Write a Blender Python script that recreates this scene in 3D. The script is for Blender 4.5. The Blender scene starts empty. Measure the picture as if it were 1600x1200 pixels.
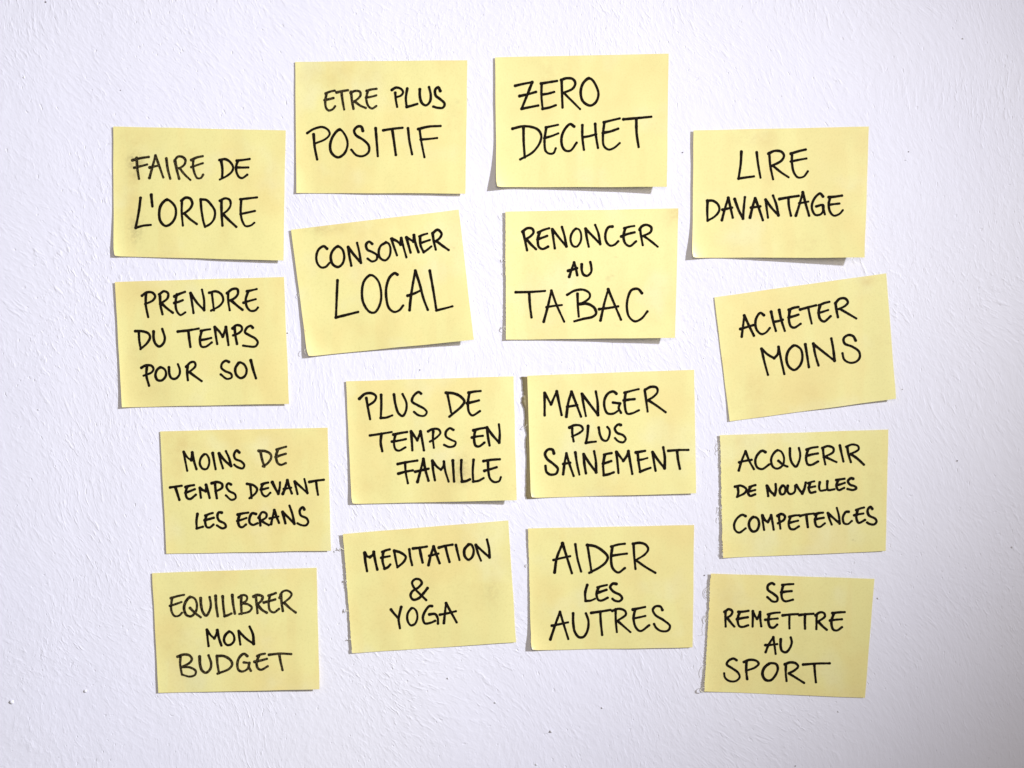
import bpy, math, random
from mathutils import Vector, noise as mnoise

S = 0.00037            # metres of wall per photograph pixel (a note is about 10 cm wide)
CAM = 0.62             # camera distance from the wall
sc = bpy.context.scene
col = sc.collection

# ------------------------------------------------------------------ camera
cd = bpy.data.cameras.new('camera'); cam = bpy.data.objects.new('camera', cd); col.objects.link(cam)
cam.location = (0, -CAM, 0); cam.rotation_euler = (math.radians(90), 0, 0)
cd.sensor_width = 36; cd.lens = 36 * CAM / (1600 * S); cd.clip_start = 0.01; cd.clip_end = 50
sc.camera = cam

# ------------------------------------------------------------------ world (dim room light) and lamps
w = bpy.data.worlds.new('World'); sc.world = w; w.use_nodes = True
w.node_tree.nodes['Background'].inputs[0].default_value = (1.0, .95, .89, 1)
w.node_tree.nodes['Background'].inputs[1].default_value = 0.18

def aim(o, target):
    o.rotation_euler = (Vector(target) - o.location).to_track_quat('-Z', 'Y').to_euler()

ld = bpy.data.lights.new('spot_lamp', 'SPOT'); key = bpy.data.objects.new('spot_lamp', ld); col.objects.link(key)
key.location = (2.186, -1.530, .864)
ld.energy = 540; ld.color = (.905, .935, 1.0); ld.shadow_soft_size = 0.075
ld.spot_size = math.radians(24.0); ld.spot_blend = 1.0
aim(key, (-.497, 0, -.095))
fd = bpy.data.lights.new('fill_light', 'AREA'); fill = bpy.data.objects.new('fill_light', fd); col.objects.link(fill)  # soft fill added near the camera to brighten the middle of the wall
fill.location = (.08, -.70, .175); fd.energy = 1.62; fd.shape = 'DISK'; fd.size = 0.35; fd.color = (1, .90, .74)
aim(fill, (0, 0, 0))

sc.view_settings.view_transform = 'Standard'; sc.view_settings.look = 'None'
sc.view_settings.exposure = 0; sc.view_settings.gamma = 1
sc.cycles.use_denoising = True

# ------------------------------------------------------------------ node helpers
class NT:
    def __init__(s, name):
        s.m = bpy.data.materials.new(name); s.m.use_nodes = True
        s.t = s.m.node_tree; s.n = s.t.nodes; s.b = s.n['Principled BSDF']; s.out = s.n['Material Output']
    def new(s, k, **kw):
        x = s.n.new(k)
        for a, v in kw.items():
            if a.startswith('i_'): x.inputs[a[2:].replace('_', ' ')].default_value = v
            else: setattr(x, a, v)
        return x
    def l(s, a, b): s.t.links.new(a, b)
    def math(s, op, a, b=None, c=None, clamp=False):
        x = s.n.new('ShaderNodeMath'); x.operation = op; x.use_clamp = clamp
        for i, v in enumerate((a, b, c)):
            if v is None: continue
            if isinstance(v, (int, float)): x.inputs[i].default_value = v
            else: s.l(v, x.inputs[i])
        return x.outputs[0]
    def mix(s, f, a, b, mode='MIX'):
        x = s.n.new('ShaderNodeMix'); x.data_type = 'RGBA'; x.blend_type = mode
        for i, v in ((0, f), (6, a), (7, b)):
            if isinstance(v, (int, float)): x.inputs[i].default_value = v
            elif isinstance(v, tuple): x.inputs[i].default_value = (*v, 1)
            else: s.l(v, x.inputs[i])
        return x.outputs[2]
    def noise(s, vec, scale, detail=3, rough=.5, dist=0.0):
        x = s.new('ShaderNodeTexNoise', i_Scale=scale, i_Detail=detail, i_Roughness=rough, i_Distortion=dist)
        s.l(vec, x.inputs['Vector']); return x.outputs[0]
    def ramp(s, v, lo, hi):
        x = s.n.new('ShaderNodeMapRange'); x.interpolation_type = 'SMOOTHSTEP'
        s.l(v, x.inputs[0]); x.inputs[1].default_value = lo; x.inputs[2].default_value = hi
        return x.outputs[0]
    def mapping(s, vec, rot=0, scale=(1, 1, 1), loc=(0, 0, 0)):
        x = s.n.new('ShaderNodeMapping'); s.l(vec, x.inputs[0])
        x.inputs['Rotation'].default_value = (0, rot, 0); x.inputs['Scale'].default_value = scale
        x.inputs['Location'].default_value = loc
        return x.outputs[0]

# ------------------------------------------------------------------ materials
def wall_material():
    N = NT('painted_plaster'); g = N.new('ShaderNodeTexCoord').outputs['Object']
    # slow warp so that the brush marks bend
    wn = N.new('ShaderNodeTexNoise', i_Scale=6.0, i_Detail=2.0); N.l(g, wn.inputs['Vector'])
    sub = N.new('ShaderNodeVectorMath', operation='SUBTRACT'); N.l(wn.outputs[1], sub.inputs[0]); sub.inputs[1].default_value = (.5, .5, .5)
    sca = N.new('ShaderNodeVectorMath', operation='SCALE'); N.l(sub.outputs[0], sca.inputs[0]); sca.inputs[3].default_value = 0.075
    add = N.new('ShaderNodeVectorMath', operation='ADD'); N.l(g, add.inputs[0]); N.l(sca.outputs[0], add.inputs[1])
    wv = add.outputs[0]
    # brush ridges lying like a backslash; two directions patched together
    a = N.mapping(N.mapping(wv, rot=math.radians(22)), scale=(1, 1, .34))
    b = N.mapping(N.mapping(wv, rot=math.radians(42)), scale=(1, 1, .38), loc=(.3, .2, .7))
    r1 = N.ramp(N.noise(a, 400, 2, .5, .3), .50, .80)
    r1b = N.ramp(N.noise(a, 700, 2, .5, .2), .56, .80)
    r2 = N.ramp(N.noise(b, 380, 2, .5, .3), .51, .80)
    patch = N.ramp(N.noise(g, 9, 2), .42, .6)
    ridg = N.math('ADD', N.math('MULTIPLY', r1, N.math('SUBTRACT', 1, patch)), N.math('MULTIPLY', r2, patch))
    ridg = N.math('ADD', ridg, N.math('MULTIPLY', r1b, .5))
    strength = N.math('ADD', N.ramp(N.noise(g, 11, 4, .6), .38, .68), .30)
    ridg = N.math('MULTIPLY', ridg, strength)
    # small torn pits and grains
    pit = N.ramp(N.noise(N.mapping(wv, rot=math.radians(32), scale=(1, 1, .6)), 480, 1), .70, .80)
    fine = N.noise(g, 1300, 3, .6)
    mid = N.noise(wv, 90, 3, .55)
    sh = N.noise(N.mapping(N.mapping(wv, rot=math.radians(26)), scale=(1, 1, .45)), 420, 2, .55, .2)
    ridg = N.math('ADD', ridg, N.math('MULTIPLY', N.ramp(sh, .36, .72), .34))
    h = N.math('ADD', N.math('MULTIPLY', ridg, 1.0), N.math('MULTIPLY', fine, .13))
    h = N.math('ADD', h, N.math('MULTIPLY', mid, 1.5))
    h = N.math('SUBTRACT', h, N.math('MULTIPLY', pit, .8))
    bu = N.new('ShaderNodeBump', i_Strength=1.0, i_Distance=0.00016); N.l(h, bu.inputs['Height']); N.l(bu.outputs[0], N.b.inputs['Normal'])
    c = N.mix(N.ramp(N.noise(g, 5, 4), .35, .65), (.785, .775, .892), (.805, .795, .90))
    c = N.mix(N.math('MULTIPLY', N.ramp(N.noise(g, 3.1, 2), .55, .75), .35), c, (.80, .79, .835))
    N.l(c, N.b.inputs['Base Color']); N.b.inputs['Roughness'].default_value = .62
    N.b.inputs['Specular IOR Level'].default_value = .3
    return N.m

def paper_material():
    N = NT('yellow_paper'); g = N.new('ShaderNodeTexCoord').outputs['Object']
    oi = N.new('ShaderNodeObjectInfo')
    off = N.new('ShaderNodeVectorMath', operation='SCALE'); off.inputs[0].default_value = (7, 3, 5); N.l(oi.outputs['Random'], off.inputs[3])
    ad = N.new('ShaderNodeVectorMath', operation='ADD'); N.l(g, ad.inputs[0]); N.l(off.outputs[0], ad.inputs[1]); v = ad.outputs[0]
    yel = (.905, .83, .365); warm = (.89, .745, .31); pale = (.905, .86, .51)
    c = N.mix(N.math('MULTIPLY', N.ramp(N.noise(v, 22, 3, .55), .44, .70), .78), yel, warm)
    c = N.mix(N.math('MULTIPLY', N.ramp(N.noise(v, 30, 3, .5), .52, .75), .55), c, pale)
    c = N.mix(N.math('MULTIPLY', N.ramp(N.noise(N.mapping(v, scale=(1, 1, .16)), 75, 1), .50, .62), .34), c, warm)  # shading of soft vertical folds put into the colour as bands
    c = N.mix(N.math('MULTIPLY', N.ramp(N.noise(v, 900, 2, .6), .45, .8), .16), c, (.55, .46, .16))
    at = N.new('ShaderNodeAttribute', attribute_name='stain')
    sep = N.new('ShaderNodeSeparateColor'); N.l(at.outputs['Color'], sep.inputs[0])
    gr = N.ramp(N.noise(v, 420, 4, .7), .34, .66)
    c = N.mix(N.math('MULTIPLY', N.math('MULTIPLY', sep.outputs[0], gr), .55, clamp=True), c, (.16, .13, .08))   # ink smudge
    gb = N.ramp(N.noise(v, 160, 3, .6), .25, .7)
    c = N.mix(N.math('MULTIPLY', N.math('MULTIPLY', sep.outputs[1], gb), .8, clamp=True), c, (.70, .50, .19))     # glue and finger stain
    N.l(c, N.b.inputs['Base Color']); N.b.inputs['Roughness'].default_value = .40
    N.b.inputs['Specular IOR Level'].default_value = .75
    h = N.math('ADD', N.noise(v, 1500, 3, .6), N.math('MULTIPLY', N.noise(v, 160, 3), 1.1))
    bu = N.new('ShaderNodeBump', i_Strength=.6, i_Distance=0.00007); N.l(h, bu.inputs['Height']); N.l(bu.outputs[0], N.b.inputs['Normal'])
    tr = N.new('ShaderNodeBsdfTranslucent'); N.l(c, tr.inputs[0])
    mx = N.new('ShaderNodeMixShader'); mx.inputs[0].default_value = .11
    N.l(N.b.outputs[0], mx.inputs[1]); N.l(tr.outputs[0], mx.inputs[2]); N.l(mx.outputs[0], N.out.inputs[0])
    return N.m

def ink_material():
    N = NT('black_felt_pen_ink'); g = N.new('ShaderNodeTexCoord').outputs['Object']
    c = N.mix(N.ramp(N.noise(g, 700, 3, .6), .45, .8), (.004, .0022, .002), (.013, .007, .005))
    at = N.new('ShaderNodeAttribute', attribute_name='dry')
    dry = N.math('MULTIPLY', at.outputs['Fac'], N.ramp(N.noise(g, 1500, 3, .6), .40, .66))
    c = N.mix(N.math('MULTIPLY', dry, .42), c, (.22, .17, .07))
    N.l(c, N.b.inputs['Base Color']); N.b.inputs['Roughness'].default_value = .75
    N.b.inputs['Specular IOR Level'].default_value = .06
    return N.m

def plain(name, c, r=.8):
    N = NT(name); g = N.new('ShaderNodeTexCoord').outputs['Object']
    k = N.mix(N.noise(g, 900, 3), tuple(x * .85 for x in c), c); N.l(k, N.b.inputs['Base Color'])
    N.b.inputs['Roughness'].default_value = r; N.b.inputs['Specular IOR Level'].default_value = .2
    return N.m

M_wall = wall_material(); M_paper = paper_material(); M_ink = ink_material()
M_fibre = plain('torn_paper_fibre', (.74, .70, .60)); M_shadow_strip = plain('shadow_strip_tan', (.62, .54, .33)); M_speck = plain('plaster_grain', (.74, .73, .79))  # the strip's tan is painted as a shadow tone
M_bump_shade = plain('bump_shadow_grain', (.26, .23, .25))  # dark tone paints the small shadow beside a wall bump

# ------------------------------------------------------------------ mesh helpers
def W(px, py, h=0.0):
    """photograph pixel on the wall + height off the wall (metres) -> world point seen at that pixel"""
    k = 1 - h / CAM
    return Vector(((px - 800) * S * k, -h, (600 - py) * S * k))

def link(name, verts, faces, mat, parent=None, smooth=True, loc=None):
    me = bpy.data.meshes.new(name); me.from_pydata([tuple(v) for v in verts], [], faces); me.materials.append(mat)
    if smooth: me.polygons.foreach_set('use_smooth', [True] * len(me.polygons))
    me.update()
    o = bpy.data.objects.new(name, me); col.objects.link(o)
    if loc is not None: o.location = loc
    if parent: o.parent = parent
    return o

# ------------------------------------------------------------------ the wall
nx, nz = 160, 120; hw, hh, dp = .56, .44, .06
vs = []; fs = []
for j in range(nz + 1):
    for i in range(nx + 1):
        x = -hw + 2 * hw * i / nx; z = -hh + 2 * hh * j / nz
        y = -.0004 * mnoise.noise(Vector((x * 7, z * 7, 1.7))) + .00022 * mnoise.noise(Vector((x * 30, z * 22, 5.2)))
        vs.append((x, y + .0003, z))
for j in range(nz):
    for i in range(nx):
        a = j * (nx + 1) + i; fs.append((a, a + 1, a + nx + 2, a + nx + 1))
n0 = len(vs)
vs += [(-hw, dp, -hh), (hw, dp, -hh), (hw, dp, hh), (-hw, dp, hh)]
fs.append((n0, n0 + 3, n0 + 2, n0 + 1))
bot = list(range(nx + 1)); top = [nz * (nx + 1) + i for i in range(nx + 1)]
lef = [j * (nx + 1) for j in range(nz + 1)]; rig = [j * (nx + 1) + nx for j in range(nz + 1)]
fs.append(tuple(bot[::-1]) + (n0, n0 + 1)); fs.append(tuple(top) + (n0 + 2, n0 + 3))
fs.append(tuple(lef) + (n0 + 3, n0)); fs.append(tuple(rig[::-1]) + (n0 + 1, n0 + 2))
wall = link('wall', vs, fs, M_wall)
wall['kind'] = 'structure'

def speck(px, py, r, flat, mat, seed):
    """a grain stuck in the paint"""
    rnd = random.Random(seed); V = []; F = []; nr, ns = 4, 8
    V.append((0, -r * flat, 0))
    for a in range(1, nr + 1):
        t = a / nr * math.pi / 2
        for b in range(ns):
            p = b / ns * 2 * math.pi; q = 1 + rnd.uniform(-.28, .28)
            V.append((math.cos(p) * math.sin(t) * r * q * 1.2, -math.cos(t) * r * flat, math.sin(p) * math.sin(t) * r * q))
    for b in range(ns): F.append((0, 1 + (b + 1) % ns, 1 + b))
    for a in range(nr - 1):
        for b in range(ns):
            p = 1 + a * ns + b; q = 1 + a * ns + (b + 1) % ns; F.append((p, q, q + ns, p + ns))
    o = link('plaster_grain', V, F, mat, wall); o.location = W(px, py, 0) + Vector((0, .0002, 0))
    o['kind'] = 'structure'
    return o
for k, (x, y, r, f, m) in enumerate([
    (71, 3, 1.6, .5, 1), (37, 121, 1.9, .7, 0), (188, 141, 1.3, .6, 1), (18, 1097, 4.2, .8, 0), (133, 1080, 3.0, .8, 0),
    (861, 1143, 2.4, .9, 0), (859.5, 1144, 1.3, 1.6, 1), (838, 1195, 2.2, .5, 0), (1420, 237, 1.2, .5, 1), (1067, 238, 1.3, .7, 1),
    (1496, 720, 1.3, .5, 1), (1243, 1197, 1.2, .6, 1), (1101, 899, 1.3, .5, 1), (1411, 608, 1.2, .5, 0), (941, 1106, 2.0, .9, 0),
    (774, 1098, 2.0, .8, 0), (1222, 150, 1.3, .5, 0), (523, 862, 1.5, .6, 0), (1582, 855, 2.0, .5, 0), (1310, 1112, 1.7, .8, 0),
    (804, 860, 1.2, .5, 0), (92, 1183, 1.2, .5, 1), (450, 520, 1.5, .7, 0), (1100, 560, 1.4, .7, 0), (656, 578, 1.3, .8, 1),
    (1415, 250, 1.1, .5, 0), (1372, 935, 1.8, .8, 0), (700, 1060, 1.8, .8, 0), (1505, 60, 1.5, .6, 0), (60, 640, 1.5, .6, 0)]):
    speck(x, y, r * S * .75, f, M_bump_shade if m else M_speck, k)

# ------------------------------------------------------------------ the notes
# corners and pen strokes are read off 5x enlargements whose top left pixel is 'o'
# lift: heights (photo pixels) of corners TL, TR, BR, BL, then of the whole left edge, then of the middle of the bottom edge
NOTES = [
 dict(o=(160,180), q=[(85,88),(1432,118),(1415,1135),(88,1102)], lift=(1,0,6,5,1.6,.8), text="FAIRE DE L'ORDRE",
  label="yellow sticky note reading FAIRE DE L'ORDRE, with grey ink smudges",
  stain=[('s',255,395,45,90,.75),('s',270,350,60,30,.5),('s',265,860,50,50,.8),('s',260,960,40,50,.4),('b',200,180,160,60,.6),('b',240,470,60,160,.6),('b',240,780,60,160,.5),('b',700,300,70,60,.5),('b',720,440,80,60,.4),('b',1200,520,120,60,.3)], dry=(0,),
  words=["268,335 272,410 286,496/235,352 300,335 362,326/250,410 300,398 350,385/368,490 390,410 415,315/415,315 445,400 476,486/370,408 430,395/500,338 512,420 530,495/568,360 583,430 600,496/565,352 590,325 625,325 648,350 640,385 605,412 588,415/605,415 640,460 688,506/695,350 740,330 784,320/712,345 708,400 722,460 742,491 770,490 787,465/695,405 740,390 784,375",
   "928,355 938,420 936,490/915,350 960,344 1000,368 1022,408 1010,440 970,475 918,502/1050,355 1100,350 1150,342/1060,355 1045,400 1050,450 1070,485 1095,491 1132,465/1045,408 1090,410 1140,408",
   "298,646 285,750 260,880/260,880 320,862 378,857/382,622 386,670 391,712/505,660 460,700 445,765 455,830 495,865 540,845 572,790 570,720 540,678 505,660/622,665 620,760 629,862/618,668 650,645 685,652 702,690 685,730 640,765 625,770/640,768 685,810 738,850/768,658 775,740 790,830 802,870/768,658 810,662 850,700 878,750 872,810 840,850 802,872/930,665 932,770 938,862/918,668 960,650 995,662 1000,705 975,745 935,775/945,775 990,820 1046,872/1078,657 1140,650 1208,642/1085,660 1080,760 1095,830 1120,867 1160,862 1188,840/1080,772 1135,760 1192,748"]),
 dict(o=(440,80), q=[(106,82),(1452,70),(1436,1112),(115,1107)], lift=(.5,0,5,2,1.4,2.0), text="ETRE PLUS POSITIF",
  label="yellow sticky note reading ETRE PLUS POSITIF, left of the one with the curled corner",
  stain=[('b',300,200,200,80,.5),('b',700,230,160,90,.3),('b',1330,500,70,90,.5),('s',1375,395,14,12,.5)], dry=(0,),
  words=["345,330 380,315 415,308/350,335 342,400 348,445 368,463 400,452 418,430/337,382 370,375 405,366/430,322 475,312 518,305/468,320 476,390 489,455/543,318 550,380 562,450/540,325 575,310 610,316 618,345 590,378 560,395/575,395 615,425 658,443/665,310 700,300 742,294/672,315 662,370 675,425 705,447 740,428/660,362 700,355 740,345",
   "888,325 893,380 903,435/862,302 895,284 935,295 950,320 935,345 892,360/982,292 972,370 978,435/978,435 1015,425 1060,412/1080,298 1082,360 1098,405 1128,423 1158,395 1165,340 1152,280/1240,310 1225,282 1200,300 1205,345 1240,375 1275,410 1262,440 1220,442 1185,432",
   "250,650 258,750 278,845/200,640 250,608 320,592 365,615 375,650 345,685 260,722/455,612 405,660 380,735 392,795 440,830 490,800 516,730 500,665 455,612/635,622 622,590 595,588 568,620 580,655 635,690 680,735 682,785 640,818 585,812 545,770/735,602 742,700 752,820/795,618 870,605 945,598/865,612 880,710 893,810/988,602 1000,700 1020,805/1068,608 1150,590 1242,584/1078,610 1092,710 1116,828/1088,690 1150,685 1215,678"]),
 dict(o=(750,70), q=[(118,98),(1474,68),(1460,1110),(128,1112)], lift=(.5,0,15,14,1.6,4.5), text="ZERO DECHET",
  label="yellow sticky note reading ZERO DECHET, its lower left corner curling off the wall",
  stain=[('b',530,180,70,120,.6),('b',690,190,60,60,.5),('b',520,360,50,160,.4),('b',800,560,120,50,.3)], dry=(),
  words=["275,320 340,305 408,292/408,292 370,390 325,500/325,500 390,488 455,474/310,400 375,385 438,368/478,302 540,292 602,282/482,305 480,400 490,500/490,500 545,488 592,472/484,388 530,382 580,368/638,278 640,380 645,490/635,275 675,262 725,268 745,300 725,340 645,378/660,380 715,435 782,502/850,262 805,300 788,370 805,440 860,475 905,450 925,385 905,315 875,270 850,262",
   "340,650 342,750 350,880/255,655 330,638 400,640 455,665 480,710 465,770 410,840 315,895/515,645 560,635 610,625/518,648 505,750 515,830 545,850 575,845 592,808/505,728 560,712 612,692/735,638 705,620 670,650 640,715 640,785 665,825 705,828 755,765/800,628 800,720 812,820/900,618 905,710 922,805/805,722 855,712 908,698/968,605 1030,590 1092,575/972,610 962,700 968,790 1005,818 1050,805 1092,768/962,688 1020,675 1080,655/1122,582 1230,572 1338,562/1222,585 1225,690 1240,798"]),
 dict(o=(1060,180), q=[(118,118),(1488,88),(1455,1112),(108,1115)], lift=(1.5,0,20,9,2.2,4.5), text="LIRE DAVANTAGE",
  label="yellow sticky note reading LIRE DAVANTAGE, its lower right corner lifted well off the wall",
  stain=[('b',540,180,90,60,.8),('b',700,190,60,60,.7),('b',700,500,50,200,.4),('b',900,980,120,90,.4),('b',1050,1030,60,60,.4)], dry=(),
  words=["492,285 488,380 470,495/470,495 530,485 590,478/612,290 622,380 642,488/710,295 718,400 740,500/705,300 750,280 805,285 825,315 805,355 725,398/740,395 800,445 862,485/880,300 940,280 995,268/888,300 888,380 905,450 935,487 980,480 1012,438/878,362 940,350 1000,338",
   "228,668 225,750 228,825/225,668 270,668 310,695 320,740 290,785 228,825/340,820 360,740 390,645/390,645 405,710 425,800/345,738 420,722/440,655 470,740 505,808/505,808 512,730 520,640/560,800 580,720 600,650/600,650 630,730 660,820/568,722 640,712/682,660 690,730 700,800/682,660 730,725 782,782/782,782 765,700 740,628/790,655 865,640 940,630/860,645 865,710 880,785/918,785 945,700 972,602/972,602 995,690 1022,785/945,688 1015,675/1130,635 1108,612 1070,640 1045,690 1045,740 1070,780 1110,775 1130,750 1128,712/1078,712 1130,702 1135,735 1145,775/1175,640 1225,635 1278,628/1185,645 1175,700 1185,755 1215,785 1260,770 1285,742/1178,700 1220,695 1258,690"]),
 dict(o=(160,415), q=[(97,128),(1420,88),(1458,1080),(152,1108)], lift=(1.5,0,4.5,4,2,1.4), text="PRENDRE DU TEMPS POUR SOI",
  label="yellow sticky note reading PRENDRE DU TEMPS POUR SOI, under the one reading FAIRE DE L'ORDRE",
  stain=[('b',300,700,100,100,.5),('b',350,980,160,60,.4),('b',1350,440,60,50,.3),('b',260,200,120,60,.4)], dry=(),
  words=["340,215 340,310 358,402/310,235 345,210 390,210 412,240 395,270 335,300/450,240 455,310 470,380/445,225 480,200 512,215 508,255 450,300/468,300 505,335 550,368/565,240 600,222 645,205/582,225 572,290 580,350 610,385 648,365/563,292 600,280 628,270/688,215 700,290 712,370/690,215 740,290 795,348/795,348 795,270 778,188/855,210 862,270 872,350/835,212 885,200 930,225 945,270 920,310 850,352/982,215 985,280 995,348/975,215 1015,185 1055,185 1058,220 1030,255 985,275/1010,275 1050,310 1095,345/1130,200 1165,192 1205,183/1140,200 1120,265 1130,325 1160,355 1195,350 1215,328/1103,290 1150,275 1198,262",
   "285,515 288,580 300,650/258,512 310,512 360,530 372,560 350,605 298,652/400,515 400,570 415,612 445,632 475,610 487,570 468,495",
   "590,515 670,505 752,492/672,510 678,570 688,635/770,510 805,502 842,497/775,515 762,580 775,630 805,635 855,600/765,582 805,575 850,565/878,480 885,540 897,612/878,480 915,515 940,555/940,555 955,515 965,480/965,480 975,550 985,620/1032,480 1040,550 1052,612/1018,490 1050,465 1085,475 1090,500 1070,525 1022,545/1175,485 1160,470 1130,485 1115,520 1150,545 1195,570 1215,600 1195,630 1140,630 1100,625",
   "348,790 345,860 365,938/305,798 340,778 385,785 400,810 385,835 322,860/455,795 425,820 415,860 430,895 465,895 495,860 490,815 455,795/520,795 525,850 540,880 570,885 600,855 605,815 590,770/665,785 662,840 668,895/655,790 690,755 720,755 728,785 700,815 668,838/690,840 730,870 775,902",
   "988,752 965,742 935,765 930,800 960,825 1005,845 1010,872 975,885 925,850/1065,760 1040,800 1045,850 1080,878 1115,860 1128,815 1105,770 1075,755/1160,740 1178,810 1200,880"]),
 dict(o=(440,325), q=[(73,168),(1384,12),(1502,1030),(203,1160)], lift=(.5,0,14,8,1.2,2.5), text="CONSOMMER LOCAL",
  label="yellow sticky note reading CONSOMMER LOCAL, tilted up to the right",
  stain=[('s',330,165,100,30,.35),('b',330,160,120,45,.9),('b',480,140,60,40,.5),('s',1340,310,9,9,.7),('b',620,330,50,300,.35),('b',900,700,60,200,.3)], dry=(),
  words=["355,318 330,298 290,325 272,375 280,430 310,465 345,460 375,428/440,300 400,335 385,385 400,440 440,462 475,435 490,380 475,325 440,300/520,305 530,375 545,450/522,308 570,370 620,428/620,428 608,350 590,272/708,280 685,262 660,285 670,325 710,345 745,370 740,405 705,418 672,395/815,270 775,295 758,340 770,390 810,410 845,375 852,320 840,280 815,265/858,240 878,300 902,370/862,240 905,262 930,285/930,285 932,255 935,235/935,235 955,310 975,385/975,230 990,285 1008,348/978,230 1010,250 1030,262/1030,262 1032,235 1034,212/1034,212 1048,280 1070,345/1078,222 1108,208 1138,200/1082,225 1085,290 1110,345/1110,345 1140,325 1170,300/1085,275 1120,262 1158,250/1180,200 1190,260 1205,325/1180,198 1218,170 1250,200 1235,235 1195,265/1215,262 1260,295 1305,328",
   "437,565 432,700 425,855/425,855 510,835 598,812/690,525 645,570 628,650 640,740 690,812 730,815 770,750 778,660 755,570 715,528 690,525/905,520 885,508 850,535 820,610 818,700 840,780 880,812 920,800 950,762/1000,798 1010,700 1030,570 1045,490/1045,490 1080,600 1110,710 1142,795/985,685 1035,668 1085,645/1158,490 1185,640 1210,800/1210,800 1270,785 1335,768"]),
 dict(o=(770,305), q=[(98,128),(1450,102),(1425,1115),(103,1128)], lift=(1.8,1,16,3,1.6,4), text="RENONCER AU TABAC", rough=1.2,
  label="yellow sticky note reading RENONCER AU TABAC, with a brown stain on its upper right corner",
  stain=[('b',1440,125,55,60,1.6),('b',1400,200,60,60,.5),('s',900,655,12,16,.7),('s',935,630,10,8,.5),('s',965,485,7,7,.5),('s',965,1015,7,7,.5),('b',620,190,120,60,.3),('b',660,900,60,200,.3)], dry=(),
  words=["238,290 250,350 268,430/232,285 270,258 308,262 318,290 290,325 250,345/265,345 300,385 338,422/355,292 395,272 440,258/365,290 352,350 360,405 390,420 432,402/350,345 390,330 425,318/465,265 475,340 485,415/468,268 520,335 575,400/575,400 560,320 540,248/650,262 618,300 608,350 625,395 655,402 685,365 690,310 675,270 650,262/725,262 735,330 750,402/727,265 785,325 840,382/840,382 825,300 800,232/935,245 905,250 882,295 885,355 915,392 950,388 980,360/1028,258 1070,245 1105,240/1035,258 1022,320 1035,375 1070,398 1120,360/1005,322 1050,305 1108,290/1150,262 1160,320 1172,390/1148,270 1160,245 1200,232 1238,250 1235,285 1165,322/1185,322 1235,360 1288,402",
   "597,638 615,580 635,525/635,525 648,570 660,625/590,590 630,580 658,570/695,540 695,585 710,620 740,628 768,600 770,560 762,522",
   "180,758 290,755 408,748/285,765 290,860 303,955/398,988 430,870 458,745/458,745 500,860 558,988/420,875 480,865 540,858/662,770 665,860 672,948/582,778 640,745 710,740 755,765 758,795 730,825 680,850/680,850 740,850 795,880 808,925 780,950 710,965 638,985/842,978 870,850 902,735/902,735 950,850 1002,972/832,890 910,880 980,868/1165,765 1135,732 1085,740 1055,800 1048,880 1065,950 1110,985 1160,965 1208,908"]),
 dict(o=(1100,420), q=[(80,222),(1424,35),(1500,1015),(200,1192)], lift=(.5,0,7,1.5,.8,1.2), text="ACHETER MOINS",
  label="yellow sticky note reading ACHETER MOINS, tilted, under the one reading LIRE DAVANTAGE",
  stain=[('b',1270,90,50,40,1.0),('b',1330,100,60,40,.4),('s',1372,190,8,8,.6),('b',400,940,90,120,.6),('b',760,950,120,90,.4),('b',200,1050,90,90,.3),('b',1400,600,90,120,.3)], dry=(),
  words=["295,530 305,450 315,365/315,365 350,440 390,522/285,470 335,455 385,440/468,362 440,345 412,380 402,430 415,480 450,510 485,498 515,462/525,335 540,410 562,485/588,322 605,400 632,485/545,415 585,408 615,398/665,320 700,305 738,298/670,322 665,400 678,450 705,460 755,430/662,380 700,370 738,358/752,318 815,300 875,285/815,302 825,360 842,428/900,285 940,268 980,258/908,285 895,340 910,395 940,412 990,370/895,345 930,335 970,322/1028,270 1035,320 1047,378/1028,268 1060,235 1105,232 1125,260 1105,290 1050,315/1065,315 1125,350 1190,388",
   "450,625 470,720 500,828/450,625 500,670 548,698/548,698 575,670 583,610/583,610 605,720 628,822/700,600 660,640 645,700 662,760 705,790 750,755 770,690 755,625 715,598 700,600/792,590 805,680 820,768/855,585 870,665 895,755/858,590 935,650 1020,718/1020,718 1010,630 995,545/1185,560 1165,525 1125,518 1092,545 1100,582 1160,610 1210,645 1218,690 1190,725 1140,735 1095,710 1082,660"]),
 dict(o=(230,650), q=[(100,120),(1410,90),(1436,1052),(150,1076)], lift=(.5,0,4,1,.9,1), text="MOINS DE TEMPS DEVANT LES ECRANS",
  label="yellow sticky note reading MOINS DE TEMPS DEVANT LES ECRANS",
  stain=[('b',300,200,160,70,.6),('b',240,350,60,200,.5),('b',1220,330,70,90,.4),('b',1380,110,40,30,.5),('b',700,640,200,90,.3)], dry=(1,),
  words=["285,280 298,350 313,428/285,280 315,325 345,345/345,345 350,315 352,285/352,285 365,350 385,415/445,300 418,330 412,375 435,412 465,412 485,370 480,325 460,298 445,300/512,290 522,350 535,415/560,292 575,350 592,408/562,292 605,345 655,390/655,390 640,330 615,275/720,285 700,268 678,300 690,335 735,355 758,385 745,410 700,395 680,380",
   "885,275 895,330 915,395/872,272 925,275 965,300 968,330 940,370 905,392/1012,262 1050,250 1085,240/1020,262 1008,320 1020,370 1045,382 1083,368/1005,320 1045,305 1082,295",
   "180,558 225,550 270,545/220,555 235,600 252,655/300,555 335,545 365,540/312,552 302,600 312,640 335,648 380,615/300,600 335,588 372,572/412,560 415,600 420,638/412,562 435,580 458,588/458,588 462,560 460,538/460,538 475,590 488,640/530,525 535,580 545,642/505,525 545,515 585,530 585,560 535,590/655,535 635,525 620,550 640,585 685,612 690,640 660,655 615,620",
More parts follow.
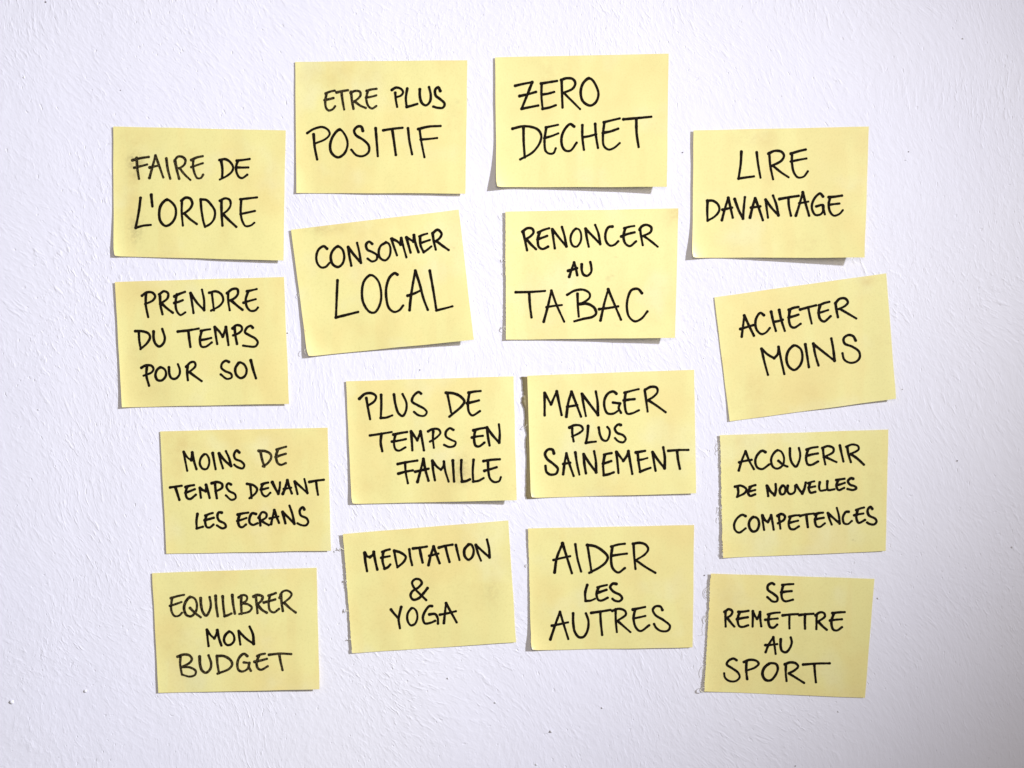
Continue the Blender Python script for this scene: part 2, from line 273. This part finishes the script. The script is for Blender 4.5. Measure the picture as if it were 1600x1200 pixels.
   "805,535 812,590 815,640/780,530 830,540 858,570 850,600 800,642/895,535 920,525 945,520/905,530 890,570 905,615 930,628 962,600/888,575 915,570 945,562/978,518 1000,565 1025,608/1025,608 1035,560 1038,518/1060,608 1080,560 1095,502/1095,502 1110,550 1130,605/1068,570 1125,560/1152,512 1162,560 1175,610/1155,512 1205,560 1252,602/1252,602 1240,545 1228,492/1268,515 1325,505 1380,498/1320,508 1325,560 1335,615",
   "393,765 385,820 388,878/388,878 412,872 435,865/455,778 485,765 512,758/462,778 452,825 465,868 490,872 518,848/450,815 485,805 520,795/582,755 560,752 548,780 560,815 605,840 615,865 590,878 545,855",
   "708,770 745,762 790,755/722,770 710,825 725,865 745,868 772,848/705,820 740,810 775,797/850,765 820,760 800,795 800,835 825,850 862,838/878,790 880,820 885,855/870,795 900,752 930,762 930,790 882,822/895,820 920,838 950,852/968,845 980,790 993,735/993,735 1010,785 1030,835/958,800 1025,785/1058,750 1068,790 1080,838/1060,752 1105,795 1150,842/1150,842 1135,770 1112,700/1228,730 1218,712 1192,735 1200,775 1245,800 1258,830 1240,855 1200,852 1175,838"]),
 dict(o=(520,570), q=[(103,128),(1412,90),(1436,1058),(147,1088)], lift=(.6,0,13,5,1.4,1.8), text="PLUS DE TEMPS EN FAMILLE",
  label="yellow sticky note reading PLUS DE TEMPS EN FAMILLE, smudged over the last word",
  stain=[('s',1015,800,40,75,.75),('s',960,860,50,60,.35),('s',1040,900,55,40,.4),('s',1275,800,10,8,.7),('b',1010,850,120,110,.6),('b',760,430,120,90,.3),('b',1230,640,90,60,.3),('b',250,940,60,30,.4)], dry=(),
  words=["262,260 275,335 292,425/208,265 250,228 305,222 338,245 325,285 272,320/378,235 380,320 375,415/375,415 415,412 465,395/478,232 490,310 515,380 545,400 570,365 575,300 545,228/690,225 670,212 630,245 620,285 660,315 715,345 735,370 715,398 670,395 635,368",
   "895,220 908,290 925,372/885,218 950,225 1000,250 1028,285 1010,320 912,405/1062,218 1105,210 1155,205/1068,218 1055,300 1065,370 1090,395 1150,362/1050,300 1095,290 1142,278",
   "290,552 370,540 460,525/380,540 375,610 387,675/475,545 530,532 580,525/490,545 478,610 490,660 515,672 568,645/463,600 515,592 572,580/612,520 618,590 622,668/612,520 640,560 660,590/660,590 675,555 685,520/685,520 698,590 712,668/785,520 782,580 790,648/745,520 780,502 825,505 840,530 815,565 760,600/942,508 915,495 885,525 885,560 925,585 960,605 950,632 910,642 870,625",
   "1100,512 1145,500 1190,492/1112,512 1105,580 1115,630 1140,638 1185,608/1088,568 1130,560 1172,555/1205,490 1212,560 1225,630/1205,490 1250,550 1300,608/1300,608 1305,540 1298,465",
   "508,775 580,760 660,748/565,762 570,840 587,925/513,850 570,835 625,825/662,915 685,830 708,735/708,735 725,820 748,905/645,835 700,822 748,812/778,750 785,820 798,902/778,750 812,795 845,820/845,820 865,790 868,755/868,755 880,830 905,912/938,748 942,830 948,912/1005,745 1003,830 1010,912/1010,912 1040,908 1072,895/1100,742 1095,830 1098,912/1098,912 1140,905 1178,885/1178,752 1240,742 1305,738/1212,750 1215,830 1228,890 1260,915 1300,908 1313,878/1185,828 1235,815 1280,800"]),
 dict(o=(800,560), q=[(120,135),(1424,88),(1438,1055),(147,1090)], lift=(8,0,4,5.5,3.0,1.2), text="MANGER PLUS SAINEMENT", jagged=True,
  label="yellow sticky note reading MANGER PLUS SAINEMENT, a ragged shadow strip along its left edge",
  stain=[('s',985,225,20,20,.25),('s',935,310,30,14,.35),('s',1310,800,20,60,.35),('b',650,640,60,160,.4),('b',620,180,100,90,.3),('b',1220,520,60,40,.25)], dry=(),
  words=["255,270 255,350 255,445/258,272 305,360/305,360 350,258/350,258 368,350 388,442/425,455 440,350 465,260/465,260 500,350 540,455/432,378 510,365/545,275 560,360 578,450/548,278 610,360 672,442/672,442 668,340 655,258/815,275 795,258 755,270 725,320 722,380 745,428 790,432 835,405/790,345 845,352/845,352 835,385 852,425/880,268 940,252 990,240/888,268 880,350 900,430 935,430 992,405/875,328 920,322 958,318/1038,252 1048,330 1060,415/1040,245 1085,222 1130,228 1138,262 1105,300 1052,330/1070,330 1130,370 1200,420",
   "470,545 472,590 482,648/450,540 490,522 540,528 555,555 530,580 470,610/595,528 590,600 578,660/578,660 615,655 655,650/678,540 690,600 710,638 740,642 762,600 762,555 745,535/850,520 830,515 805,545 820,580 870,600 888,630 870,655 830,648 805,622",
   "328,742 318,715 285,712 260,745 275,785 325,825 358,862 345,900 300,908 270,885 262,840/400,905 410,820 425,742/425,742 450,830 482,918/402,825 455,815/495,735 508,820 527,908/560,748 565,820 578,898/562,752 610,825 658,890/658,890 655,800 642,725/720,752 750,745 778,740/725,755 712,830 718,912/718,912 755,905 795,890/712,822 745,812 775,802/815,730 825,810 832,895/818,732 870,800/870,800 895,765 910,725/910,725 925,810 940,902/970,735 1005,728 1040,722/982,738 990,810 1002,885/1002,885 1040,870 1082,855/985,795 1020,788 1058,778/1098,732 1108,800 1122,878/1100,735 1145,800 1192,858/1192,858 1195,780 1182,695/1222,722 1300,715 1378,715/1290,722 1298,790 1312,862"]),
 dict(o=(1100,650), q=[(125,150),(1440,105),(1420,1055),(148,1110)], lift=(2.5,0,2,2.4,1.6,.6), text="ACQUERIR DE NOUVELLES COMPETENCES", rough=2.2,
  label="yellow sticky note reading ACQUERIR DE NOUVELLES COMPETENCES, with a frayed left edge",
  stain=[('s',1168,970,10,6,.6),('b',300,190,120,50,.5),('b',300,350,90,120,.3),('b',1330,450,60,300,.3),('b',500,850,200,60,.2)], dry=(),
  words=["272,425 295,350 325,275/325,275 355,350 390,415/275,362 320,352 372,342/480,282 455,270 420,300 402,350 415,400 455,415 510,378/575,268 540,300 525,345 540,395 575,412 615,385 625,330 605,280 575,268/582,350 620,380 652,395/672,252 675,320 690,370 718,395 745,350 752,300 742,250/802,262 845,248 888,242/812,262 798,330 812,378 840,382 892,355/800,312 845,300 890,292/930,260 935,315 948,378/925,250 970,235 1012,250 1010,280 935,322/955,322 1000,345 1035,360/1062,230 1075,290 1090,355/1120,245 1130,300 1148,360/1112,240 1160,222 1205,235 1208,262 1140,300/1150,298 1200,335 1250,380",
   "262,550 268,590 262,630/243,552 290,545 330,570 320,600 258,632/358,555 380,545 402,540/362,558 345,595 360,625 400,612/345,592 375,585 400,578",
   "492,545 498,590 502,625/495,548 520,590 552,618/552,618 562,580 560,532/612,545 592,580 605,612 630,605 638,565 620,542 612,545/655,545 652,585 668,608 695,605 712,585 712,545/722,540 745,575 768,605/768,605 785,565 795,520/815,525 840,515 862,510/828,525 820,570 835,600 870,592/818,560 845,555 868,550/905,518 900,555 908,582 950,578/965,510 962,550 970,578 1020,572/1035,500 1065,495 1098,490/1048,502 1035,545 1050,578 1095,562/1040,540 1070,532 1100,522/1165,490 1148,485 1125,510 1140,535 1180,548 1190,565 1165,578 1122,570",
   "325,782 300,772 258,800 235,850 245,895 275,910 325,878/385,790 355,825 355,870 380,902 410,895 430,845 418,800 385,790/455,775 460,830 470,890/458,778 480,815 500,828/500,828 515,800 525,775/525,775 535,830 545,888/585,785 590,830 597,880/575,780 605,765 632,782 625,810 578,838/668,788 705,778 745,775/675,790 662,840 675,880 700,885 742,862/665,835 700,825 735,818/752,780 800,770 858,762/800,772 805,820 812,868/868,768 895,760 930,755/880,768 868,820 880,860 905,865 945,838/868,808 900,802 935,795/968,758 980,800 998,848/970,760 1015,800 1060,840/1060,840 1055,780 1038,718/1130,748 1108,750 1085,795 1095,838 1125,845 1155,820/1190,735 1220,722 1250,715/1200,735 1190,795 1210,835 1258,812/1175,775 1210,768 1245,762/1315,725 1300,708 1278,735 1290,775 1335,800 1348,825 1330,848 1290,842 1275,832"]),
 dict(o=(220,865), q=[(88,152),(1374,110),(1396,1060),(137,1088)], lift=(.4,0,7,1.5,.8,.9), text="EQUILIBRER MON BUDGET",
  label="yellow sticky note reading EQUILIBRER MON BUDGET, lowest on the left side",
  stain=[('b',520,180,200,60,.4),('b',250,650,100,200,.4),('b',330,980,50,50,.3),('b',640,500,160,60,.3),('b',1100,600,120,90,.3)], dry=(0,2),
  words=["235,348 285,332 338,322/245,345 238,400 240,450 265,488 300,485 322,462/228,408 270,395 318,378/385,340 350,380 338,430 358,480 395,490 430,455 440,400 420,350 385,340/385,425 425,465 468,497/468,348 470,400 485,455 510,485 535,450 548,400 538,340/585,330 590,410 602,490/640,335 645,410 655,488/655,488 680,482 708,468/715,325 722,390 735,468/785,330 785,400 788,470/765,342 800,325 830,335 825,365 785,390/785,390 830,395 868,420 850,450 770,472/898,325 905,400 912,465/882,335 915,322 950,335 945,365 905,400/915,402 950,440 985,462/1000,328 1030,318 1055,308/1008,330 1000,395 1010,445 1040,460 1080,432/962,382 1005,370 1050,358/1095,320 1100,390 1110,448/1085,345 1105,300 1145,288 1178,315 1165,345 1110,388/1125,388 1165,425 1210,460",
   "517,595 522,660 530,722/517,595 548,640 575,662/575,662 592,630 598,598/598,598 610,660 630,718/690,610 658,640 650,680 672,712 700,712 728,680 725,635 700,610 690,610/765,605 770,660 778,710/767,608 825,665 882,705/882,705 875,630 850,570",
   "310,805 308,870 322,945/288,805 330,788 378,795 400,822 385,850 325,885/325,885 385,890 430,915 425,945 385,960 322,945/460,805 465,870 480,915 510,930 540,905 550,860 530,795/595,800 600,865 612,935/595,800 650,800 700,830 715,865 690,900 600,938/832,800 805,782 770,812 755,865 765,910 795,922 835,900 848,855/805,850 850,855/848,855 845,885 860,915/910,800 940,788 970,782/922,800 905,850 915,895 940,908 992,880/890,845 940,835 985,822/1003,790 1090,782 1175,785/1082,785 1092,840 1108,910"]),
 dict(o=(520,800), q=[(78,172),(1372,65),(1432,1018),(150,1103)], lift=(6,0,2,1.6,1.2,.6), text="MEDITATION & YOGA", rough=1.3,
  label="yellow sticky note reading MEDITATION & YOGA, tilted, with paper fibres on its left edge",
  stain=[('s',1250,620,60,70,.25),('b',1250,600,90,120,.6),('b',1060,560,60,60,.3),('b',1300,380,60,60,.3),('s',1070,385,10,6,.7),('b',720,560,90,120,.25),('b',180,260,80,60,.3)], dry=(),
  words=["248,320 255,390 268,462/250,318 268,345 290,352/290,352 312,335 320,312/320,312 332,380 348,450/388,312 415,300 445,292/395,312 388,380 405,442/405,442 430,432 450,410/380,358 412,352 445,345/480,305 492,370 505,432/480,302 530,318 570,350 555,390 505,432/598,292 605,350 620,415/628,285 680,278 735,270/678,280 690,340 702,395/748,415 765,340 788,270/788,270 810,335 835,400/755,342 825,325/830,278 880,265 935,255/880,268 895,330 912,390/962,258 975,315 990,375/1060,255 1030,290 1030,345 1060,372 1090,350 1100,295 1080,255 1060,252/1118,258 1135,320 1158,380/1120,260 1175,310 1225,355/1225,355 1222,285 1205,215",
   "740,595 710,635 670,675 630,685 608,655 620,620 670,590 695,555 680,528 645,525 620,550 635,590 680,640 730,688",
   "455,762 480,795 508,825/535,742 522,800 515,840 525,908/615,752 585,795 585,850 610,885 640,875 662,825 650,770 625,748 615,752/775,735 755,735 720,775 705,825 720,868 760,868 800,850/755,800 800,798 820,830 822,872/868,868 875,790 885,712/885,712 925,785 968,862/838,802 900,790 962,775"]),
 dict(o=(800,800), q=[(125,128),(1422,102),(1412,1058),(150,1080)], lift=(1.2,0,3,8,1.6,1), text="AIDER LES AUTRES", rough=.8,
  label="yellow sticky note reading AIDER LES AUTRES, its lower left corner bent forward",
  stain=[('b',300,180,120,60,.4),('b',1050,450,200,90,.2),('b',1320,230,90,90,.2),('b',850,1000,200,60,.3)], dry=(),
  words=["333,472 350,360 395,245/395,245 430,360 468,478/325,375 390,360 455,345/495,252 512,360 540,465/590,258 605,360 622,470/588,258 650,268 710,305 748,350 735,390 690,430 605,475/775,270 830,255 882,248/785,270 775,360 788,440 830,472 882,438/780,342 840,332 898,325/950,250 955,340 965,445/945,248 1000,240 1045,255 1065,290 1040,330 970,375/970,378 1045,430 1120,475",
   "588,570 572,630 575,695/575,695 615,692 648,678/668,588 705,578 742,570/678,588 662,640 675,688 700,692 748,670/665,632 700,620 738,608/815,562 790,560 768,585 790,620 845,650 860,675 840,698 800,692 785,678",
   "300,995 335,890 375,780/375,780 405,880 440,992/312,888 375,875 438,862/478,792 478,870 492,940 525,978 560,975 590,925 598,850 578,792/620,788 695,778 770,765/690,780 695,860 705,960/810,760 812,850 820,938/785,772 835,755 880,770 890,800 815,855/830,855 875,895 925,938/945,762 990,752 1040,742/962,762 950,835 970,905 1005,930 1072,885/950,832 995,822 1042,812/1175,765 1160,738 1120,738 1100,765 1120,805 1185,845 1235,890 1220,925 1165,930 1125,905 1110,875"]),
 dict(o=(1070,870), q=[(203,130),(1482,172),(1408,1102),(153,1052)], lift=(2.5,0,1.5,2.5,1.8,.8), text="SE REMETTRE AU SPORT", rough=2.0,
  label="yellow sticky note reading SE REMETTRE AU SPORT, lowest on the right side, left edge frayed",
  stain=[('b',350,330,60,60,.4),('b',1100,250,120,90,.2),('b',800,1080,160,20,.4),('b',300,900,90,90,.2)], dry=(),
  words=["698,215 680,205 648,225 650,258 695,290 725,320 720,345 690,350 645,315/762,220 800,215 848,213/770,222 755,280 762,330 785,348 845,335/755,278 795,272 835,268",
   "318,432 318,490 320,545/312,430 345,410 372,425 362,455 325,478/335,480 360,515 388,545/420,430 455,428 498,422/430,432 412,485 425,540 450,548 495,535/408,488 450,480 492,472/532,425 532,480 530,545/532,428 552,470 565,485/565,485 580,460 588,432/588,432 592,490 598,542/650,450 695,440 742,435/660,450 655,510 670,550 695,552 722,530/630,492 680,485 725,482/765,458 825,450 885,448/818,455 818,510 818,560/895,455 950,448 1005,445/940,450 938,505 940,562/1030,458 1030,515 1028,565/1022,458 1055,435 1088,440 1095,465 1035,510/1048,512 1080,545 1110,570/1155,440 1200,435 1250,432/1165,442 1145,510 1160,568 1190,575 1228,550/1135,498 1180,492 1228,488",
   "632,745 655,690 692,628/692,628 700,690 710,758/630,690 675,688 722,682/750,645 750,700 760,735 790,745 820,715 835,665 828,630",
   "405,808 380,795 340,815 328,840 370,870 415,905 428,940 400,970 350,970 315,945 308,910/482,820 480,890 488,955/462,822 500,805 555,810 578,835 550,865 478,890/660,835 620,870 608,920 630,960 670,965 710,925 728,870 715,838 680,830 660,835/790,840 788,905 795,970/782,840 820,825 865,830 885,855 860,885 812,910/815,912 870,945 932,985/925,842 1030,835 1132,832/1012,840 1018,910 1025,980"]),
]

def bil(q, u, v):
    a = q[0][0] * (1-u) * (1-v) + q[1][0] * u * (1-v) + q[2][0] * u * v + q[3][0] * (1-u) * v
    b = q[0][1] * (1-u) * (1-v) + q[1][1] * u * (1-v) + q[2][1] * u * v + q[3][1] * (1-u) * v
    return a, b
def inv(q, x, y):
    u = v = .5
    for _ in range(8):
        a, b = bil(q, u, v); e = 1e-4
        a1, b1 = bil(q, u + e, v); a2, b2 = bil(q, u, v + e)
        j11, j12, j21, j22 = (a1-a)/e, (a2-a)/e, (b1-b)/e, (b2-b)/e
        d = j11*j22 - j12*j21; dx, dy = x-a, y-b
        u += (dx*j22 - dy*j12)/d; v += (dy*j11 - dx*j21)/d
    return u, v

def spline(pts):
    """Catmull-Rom through the traced points, kept sharp where the pen turned hard"""
    n = len(pts)
    if n == 2: return [(pts[0][0] + (pts[1][0]-pts[0][0])*t/6, pts[0][1] + (pts[1][1]-pts[0][1])*t/6) for t in range(7)]
    closed = math.dist(pts[0], pts[-1]) < 2
    out = []
    for i in range(n - 1):
        p1, p2 = pts[i], pts[i+1]
        p0 = pts[i-1] if i > 0 else (pts[-2] if closed else (2*p1[0]-p2[0], 2*p1[1]-p2[1]))
        p3 = pts[i+2] if i + 2 < n else (pts[1] if closed else (2*p2[0]-p1[0], 2*p2[1]-p1[1]))
        # centripetal parametrisation
        t0 = 0; t1 = t0 + max(math.dist(p0, p1), 1) ** .5; t2 = t1 + max(math.dist(p1, p2), 1) ** .5; t3 = t2 + max(math.dist(p2, p3), 1) ** .5
        m = max(3, int(math.dist(p1, p2) / 7))
        for k in range(m):
            t = t1 + (t2 - t1) * k / m; r = []
            for c in (0, 1):
                A1 = (t1-t)/(t1-t0)*p0[c] + (t-t0)/(t1-t0)*p1[c]; A2 = (t2-t)/(t2-t1)*p1[c] + (t-t1)/(t2-t1)*p2[c]
                A3 = (t3-t)/(t3-t2)*p2[c] + (t-t2)/(t3-t2)*p3[c]
                B1 = (t2-t)/(t2-t0)*A1 + (t-t0)/(t2-t0)*A2; B2 = (t3-t)/(t3-t1)*A2 + (t-t1)/(t3-t1)*A3
                r.append((t2-t)/(t2-t1)*B1 + (t-t1)/(t2-t1)*B2)
            out.append(tuple(r))
    out.append(pts[-1])
    return out

BASE = .15   # px: paper rides on the plaster's ridges
THICK = .26 * S
def smooth(x): x = max(0, min(1, x)); return x*x*(3-2*x)

def build_note(idx, D):
    rnd = random.Random(100 + idx); ox, oy = D['o']
    q = [(ox + a/5, oy + b/5) for a, b in D['q']]
    tl, tr, br, bl, le, bm = D['lift']; rough = D.get('rough', 0)
    ph = [rnd.uniform(0, 50) for _ in range(4)]
    def H(u, v):
        u_ = max(0, min(1, u)); v_ = max(0, min(1, v))
        h = BASE
        h += br * (u_ ** 1.6) * (v_ ** 2.6)
        h += .62 * bl * ((1-u_) ** 11) * (v_ ** 7)
        h += .4 * tl * ((1-u_) ** 6) * ((1-v_) ** 4)
        h += tr * (u_ ** 6) * ((1-v_) ** 5)
        h += .9 * le * math.exp(-u_ / .045) * (.55 + .45*v_)
        h += bm * (v_ ** 5) * math.sin(math.pi * min(1, u_*1.0)) * .35
        h += .6 * (1 - math.exp(-(1-u_) / .04)) * (1 - .5*v_)      # the right edge hugs the wall
        # soft creases and waves left from handling the pad
        h += 1.3 * mnoise.noise(Vector((u_*3.4 + ph[0], v_*1.1, ph[1]))) * (.25 + .75*v_)
        h += .42 * mnoise.noise(Vector((u_*8 + ph[2], v_*4, ph[3])))
        return max(.35, h) * S
    def edge(u, v):
        """offset in px of the outline: never perfectly straight"""
        dx = dy = 0
        if u <= 0: dx = (mnoise.noise(Vector((v*5, ph[0], 1))) * .5 + rough*.55 * mnoise.noise(Vector((v*42, ph[1], 2))) + rough*.4 * mnoise.noise(Vector((v*95, ph[2], 2))))
        if u >= 1: dx = mnoise.noise(Vector((v*4, ph[2], 3))) * .5
        if v >= 1: dy = mnoise.noise(Vector((u*4, ph[3], 3))) * .7
        if v <= 0: dy = mnoise.noise(Vector((u*4, ph[1], 8))) * .5
        if bl >= 5 and u < .05 and v > .93:      # the curling corner rounds off
            k = ((.05-u)/.05) * ((v-.93)/.07)
            dx += 1.7*k*k; dy -= 1.3*k*k
        return dx, dy
    cx = sum(p[0] for p in q)/4; cy = sum(p[1] for p in q)/4
    org = W(cx, cy, 0)
    nu, nv = 72, 100 if rough else 60
    V = []; st = []
    for side in (0, 1):
        for j in range(nv + 1):
            for i in range(nu + 1):
                u = (i/nu); u = u ** 1.35; v = j/nv
                a, b = bil(q, u, v); dx, dy = edge(u, v); a += dx; b += dy
                V.append(W(a, b, H(u, v) - side*THICK) - org)
                if side: st.append((0, 0, 0)); continue
                s_ = b_ = 0; X = (a-ox)*5; Y = (b-oy)*5
                for k, x0, y0, sx, sy, am in D['stain']:
                    g = am * math.exp(-((X-x0)/sx)**2 * .7 - ((Y-y0)/sy)**2 * .7)
                    if k == 's': s_ += g
                    else: b_ += g * .55
                st.append((min(s_, 1), min(b_, 1), 0))
    Fc = []; n = (nu+1)*(nv+1); R = nu + 1
    for j in range(nv):
        for i in range(nu):
            a = j*R + i; Fc.append((a, a+R, a+R+1, a+1)); Fc.append((n+a, n+a+1, n+a+R+1, n+a+R))
    nf = len(Fc)
    for i in range(nu):
        Fc.append((i, i+1, n+i+1, n+i)); a = nv*R + i; Fc.append((a, n+a, n+a+1, a+1))
    for j in range(nv):
        a = j*R; Fc.append((a, n+a, n+a+R, a+R)); a = j*R + nu; Fc.append((a, a+R, n+a+R, n+a))
    o = link('sticky_note', V, Fc, M_paper, loc=org)
    sm = [True]*nf + [False]*(len(Fc)-nf); o.data.polygons.foreach_set('use_smooth', sm)
    # keep the rim's edges sharp
    o.data.update()
    for e in o.data.edges:
        a, b = e.vertices
        ia, ja = (a % n) % R, (a % n)//R; ib, jb = (b % n) % R, (b % n)//R
        if (ia == ib and ia in (0, nu)) or (ja == jb and ja in (0, nv)): e.use_edge_sharp = True
    at = o.data.color_attributes.new('stain', 'FLOAT_COLOR', 'POINT')
    for i, c in enumerate(st): at.data[i].color = (*c, 1)
    o['label'] = D['label']; o['category'] = 'sticky note'; o['group'] = 'yellow sticky notes stuck on the white wall'

    # ---- the pen strokes: thin dried-ink ribbons that follow the paper
    total = 0
    for wi, word in enumerate(D['words']):
        V = []; F = []; dry = []; dv = .9 if wi in D['dry'] else .12
        for stroke in word.split('/'):
            pts = [tuple(float(t) for t in p.split(',')) for p in stroke.split()]
            pts = [(x + rnd.uniform(-1.2, 1.2), y + rnd.uniform(-1.2, 1.2)) if 0 < i < len(pts)-1 else (x, y) for i, (x, y) in enumerate(pts)]
            c = spline(pts); m = len(c); total += 1
            lift = (.00004 + .000009 * (total % 9))
            w0 = rnd.uniform(9.2, 10.9); sd = rnd.uniform(0, 99)
            closed = math.dist(c[0], c[-1]) < 2
            rows = []
            L = 0; acc = [0]
            for i in range(1, m): L += math.dist(c[i], c[i-1]); acc.append(L)
            L = max(L, 1)
            seq = []
            for i in range(m):
                a = c[max(0, i-1)]; b = c[min(m-1, i+1)]
                d = Vector((b[0]-a[0], b[1]-a[1])); d = d.normalized() if d.length > 0 else Vector((1, 0))
                ww = w0 * (1 + .13 * mnoise.noise(Vector((acc[i]/38, sd, 0))) + .07 * mnoise.noise(Vector((acc[i]/9, sd, 4))))
                ww *= 1 + .08 * math.cos(acc[i] / L * math.pi)
                ww *= 1 + .16*math.exp(-acc[i]/7) + .10*math.exp(-(L-acc[i])/6)
                seq.append((c[i], d, ww))
            # round caps
            def cap(p, d, ww, sgn):
                r = []
                for k in (80, 62, 42, 20):
                    t = math.radians(k); r.append(((p[0] + sgn*d.x*ww*math.sin(t), p[1] + sgn*d.y*ww*math.sin(t)), d, ww*math.cos(t)))
                return r
            p0, p1 = seq[0], seq[-1]
            seq = cap(p0[0], p0[1], p0[2], -1) + seq + cap(p1[0], p1[1], p1[2], 1)[::-1]
            for p, d, ww in seq:
                nrm = Vector((-d.y, d.x)); base = len(V)
                for t in (-1, 0, 1):
                    jit = rnd.uniform(-.45, .45) if t else 0
                    x = ox + (p[0] + nrm.x*(ww*t + jit))/5; y = oy + (p[1] + nrm.y*(ww*t + jit))/5
                    u, v = inv(q, x, y)
                    V.append(W(x, y, H(u, v) + lift) - org); dry.append(dv)
                rows.append(base)
            for a, b in zip(rows, rows[1:]):
                F.append((a, a+1, b+1, b)); F.append((a+1, a+2, b+2, b+1))
        wo = link('handwritten_word', V, F, M_ink, o)
        # faces must look at the camera
        at = wo.data.attributes.new('dry', 'FLOAT', 'POINT'); at.data.foreach_set('value', dry)

    # ---- ragged tan strip added for the uneven shadow beside the left edge
    if D.get('jagged'):
        V = []; F = []; k = 110
        prof = [(0, 72), (.04, 84), (.10, 86), (.155, 92), (.17, 80), (.22, 78), (.26, 98), (.33, 104), (.40, 100), (.43, 110), (.47, 118), (.52, 108), (.60, 112), (.68, 116), (.80, 112), (.92, 112), (.97, 108), (1, 118)]
        def px(v):
            for (a, b), (c_, d_) in zip(prof, prof[1:]):
                if v <= c_: return b + (d_-b)*(v-a)/(c_-a)
            return prof[-1][1]
        for side in (0, 1):
            for i in range(k+1):
                v = i/k; y = 142 + v*(1096-142)
                x0 = px(v) + 5*mnoise.noise(Vector((v*60, 3, 3))) + 3*mnoise.noise(Vector((v*140, 8, 3)))
                x1 = 165 + v*15
                for t in (0, .5, 1):
                    hh = (1.0 + .25*mnoise.noise(Vector((v*20, t*2, 1)))) * S - side*THICK
                    V.append(W(ox + (x0 + (x1-x0)*t)/5, oy + y/5, hh) - org)
        n1 = (k+1)*3
        for i in range(k):
            for t in (0, 1):
                a = i*3 + t; F.append((a, a+3, a+4, a+1)); F.append((n1+a, n1+a+1, n1+a+4, n1+a+3))
            a = i*3; F.append((a, n1+a, n1+a+3, a+3))
        t_ = link('ragged_shadow_strip', V, F, M_shadow_strip, o)
        t_['label'] = 'ragged tan strip standing in for the shadow of the note'

    # ---- fibres standing off the edge
    for pts, r in D.get('hair', []):
        c = spline([(float(a), float(b)) for a, b in pts]); V = []; F = []; m = len(c)
        for i, p in enumerate(c):
            a = c[max(0, i-1)]; b = c[min(m-1, i+1)]; d = Vector((b[0]-a[0], b[1]-a[1])); d.normalize()
            x = ox + p[0]/5; y = oy + p[1]/5; u, v = inv(q, x, y)
            h = H(max(u, 0), v) - .1*S + .8*S*math.sin(i/m*3)
            rr = r * S * (1 - .5*i/m)
            cen = W(x, y, h) - org; nn = Vector((-d.y, 0, -d.x))
            for t in range(5):
                an = t/5*2*math.pi; V.append(cen + nn*rr*math.cos(an) + Vector((0, -1, 0))*rr*math.sin(an))
        for i in range(m-1):
            for t in range(5):
                a = i*5 + t; b = i*5 + (t+1) % 5; F.append((a, b, b+5, a+5))
        link('paper_fibre', V, F, M_fibre, o)

    # ---- frayed fringe: many short torn teeth along the left edge
    if rough >= 1:
        V = []; F = []
        for k in range(int(60*rough)):
            v = rnd.random(); 
            if mnoise.noise(Vector((v*9, ph[0], 0))) < -.15: continue
            a, b = bil(q, 0, v); h = H(0, v) - .12*S
            l = rnd.uniform(.4, 1.2)*rough*.95; wd = rnd.uniform(.3, .9); dy = rnd.uniform(-.8, .8); base = len(V)
            for X, Y, hh in ((a+.7, b-wd, h), (a+.7, b+wd, h), (a-l, b+dy+wd*.3, h+rnd.uniform(-.7, .5)*S), (a-l*.8, b+dy-wd*.4, h+rnd.uniform(-.7, .5)*S)):
                V.append(W(X, Y, max(hh, .3*S)) - org)
            F.append((base, base+1, base+2, base+3))
        if F: fr = link('frayed_edge', V, F, M_fibre, o, smooth=False); fr['kind'] = 'stuff'
    return o

HAIR = {
 'RENONCER AU TABAC': [([(62,148),(75,168),(98,188)], .22), ([(80,496),(92,512),(106,505)], .5), ([(84,492),(88,505),(100,514)], .4), ([(90,1020),(84,1045),(100,1060)], .55), ([(92,600),(98,612)], .4), ([(100,1025),(88,1040)], .45)],
 'MEDITATION & YOGA': [([(50,292),(66,285),(84,296)], .9), ([(56,270),(70,292)], .5), ([(96,545),(104,530),(112,548)], .7), ([(98,765),(112,775),(122,772)], .9), ([(102,755),(100,785)], .6), ([(122,1000),(134,992),(142,998)], .7)],
 'AIDER LES AUTRES': [([(112,425),(122,408),(132,404)], .45), ([(120,430),(124,408)], .4)],
 'SE REMETTRE AU SPORT': [([(195,232),(172,255),(170,300),(185,328)], .4), ([(185,250),(178,290),(192,318)], .35), ([(170,452),(155,478),(165,515),(158,560),(160,600),(130,612),(120,610)], .3), ([(172,460),(164,490),(172,520)], .4), ([(150,855),(138,890),(142,940)], .45), ([(118,1035),(126,1052),(150,1058)], 1.1), ([(122,1058),(130,1028),(148,1020)], .7)],
 'ACQUERIR DE NOUVELLES COMPETENCES': [([(118,210),(112,240),(122,270)], .4), ([(114,262),(112,290),(124,300)], .4), ([(122,705),(128,730),(118,760)], .4), ([(120,790),(124,830)], .4)],
 'MANGER PLUS SAINEMENT': [([(90,545),(105,530),(118,515)], .5), ([(95,548),(112,545)], .4)],
 "CONSOMMER LOCAL": [([(135,665),(134,690),(142,700)], .3), ([(182,945),(190,962),(198,958)], .25), ([(186,1100),(178,1120),(190,1140)], .4)],
}
for k, D in enumerate(NOTES):
    D['hair'] = HAIR.get(D['text'], [])
    build_note(k, D)
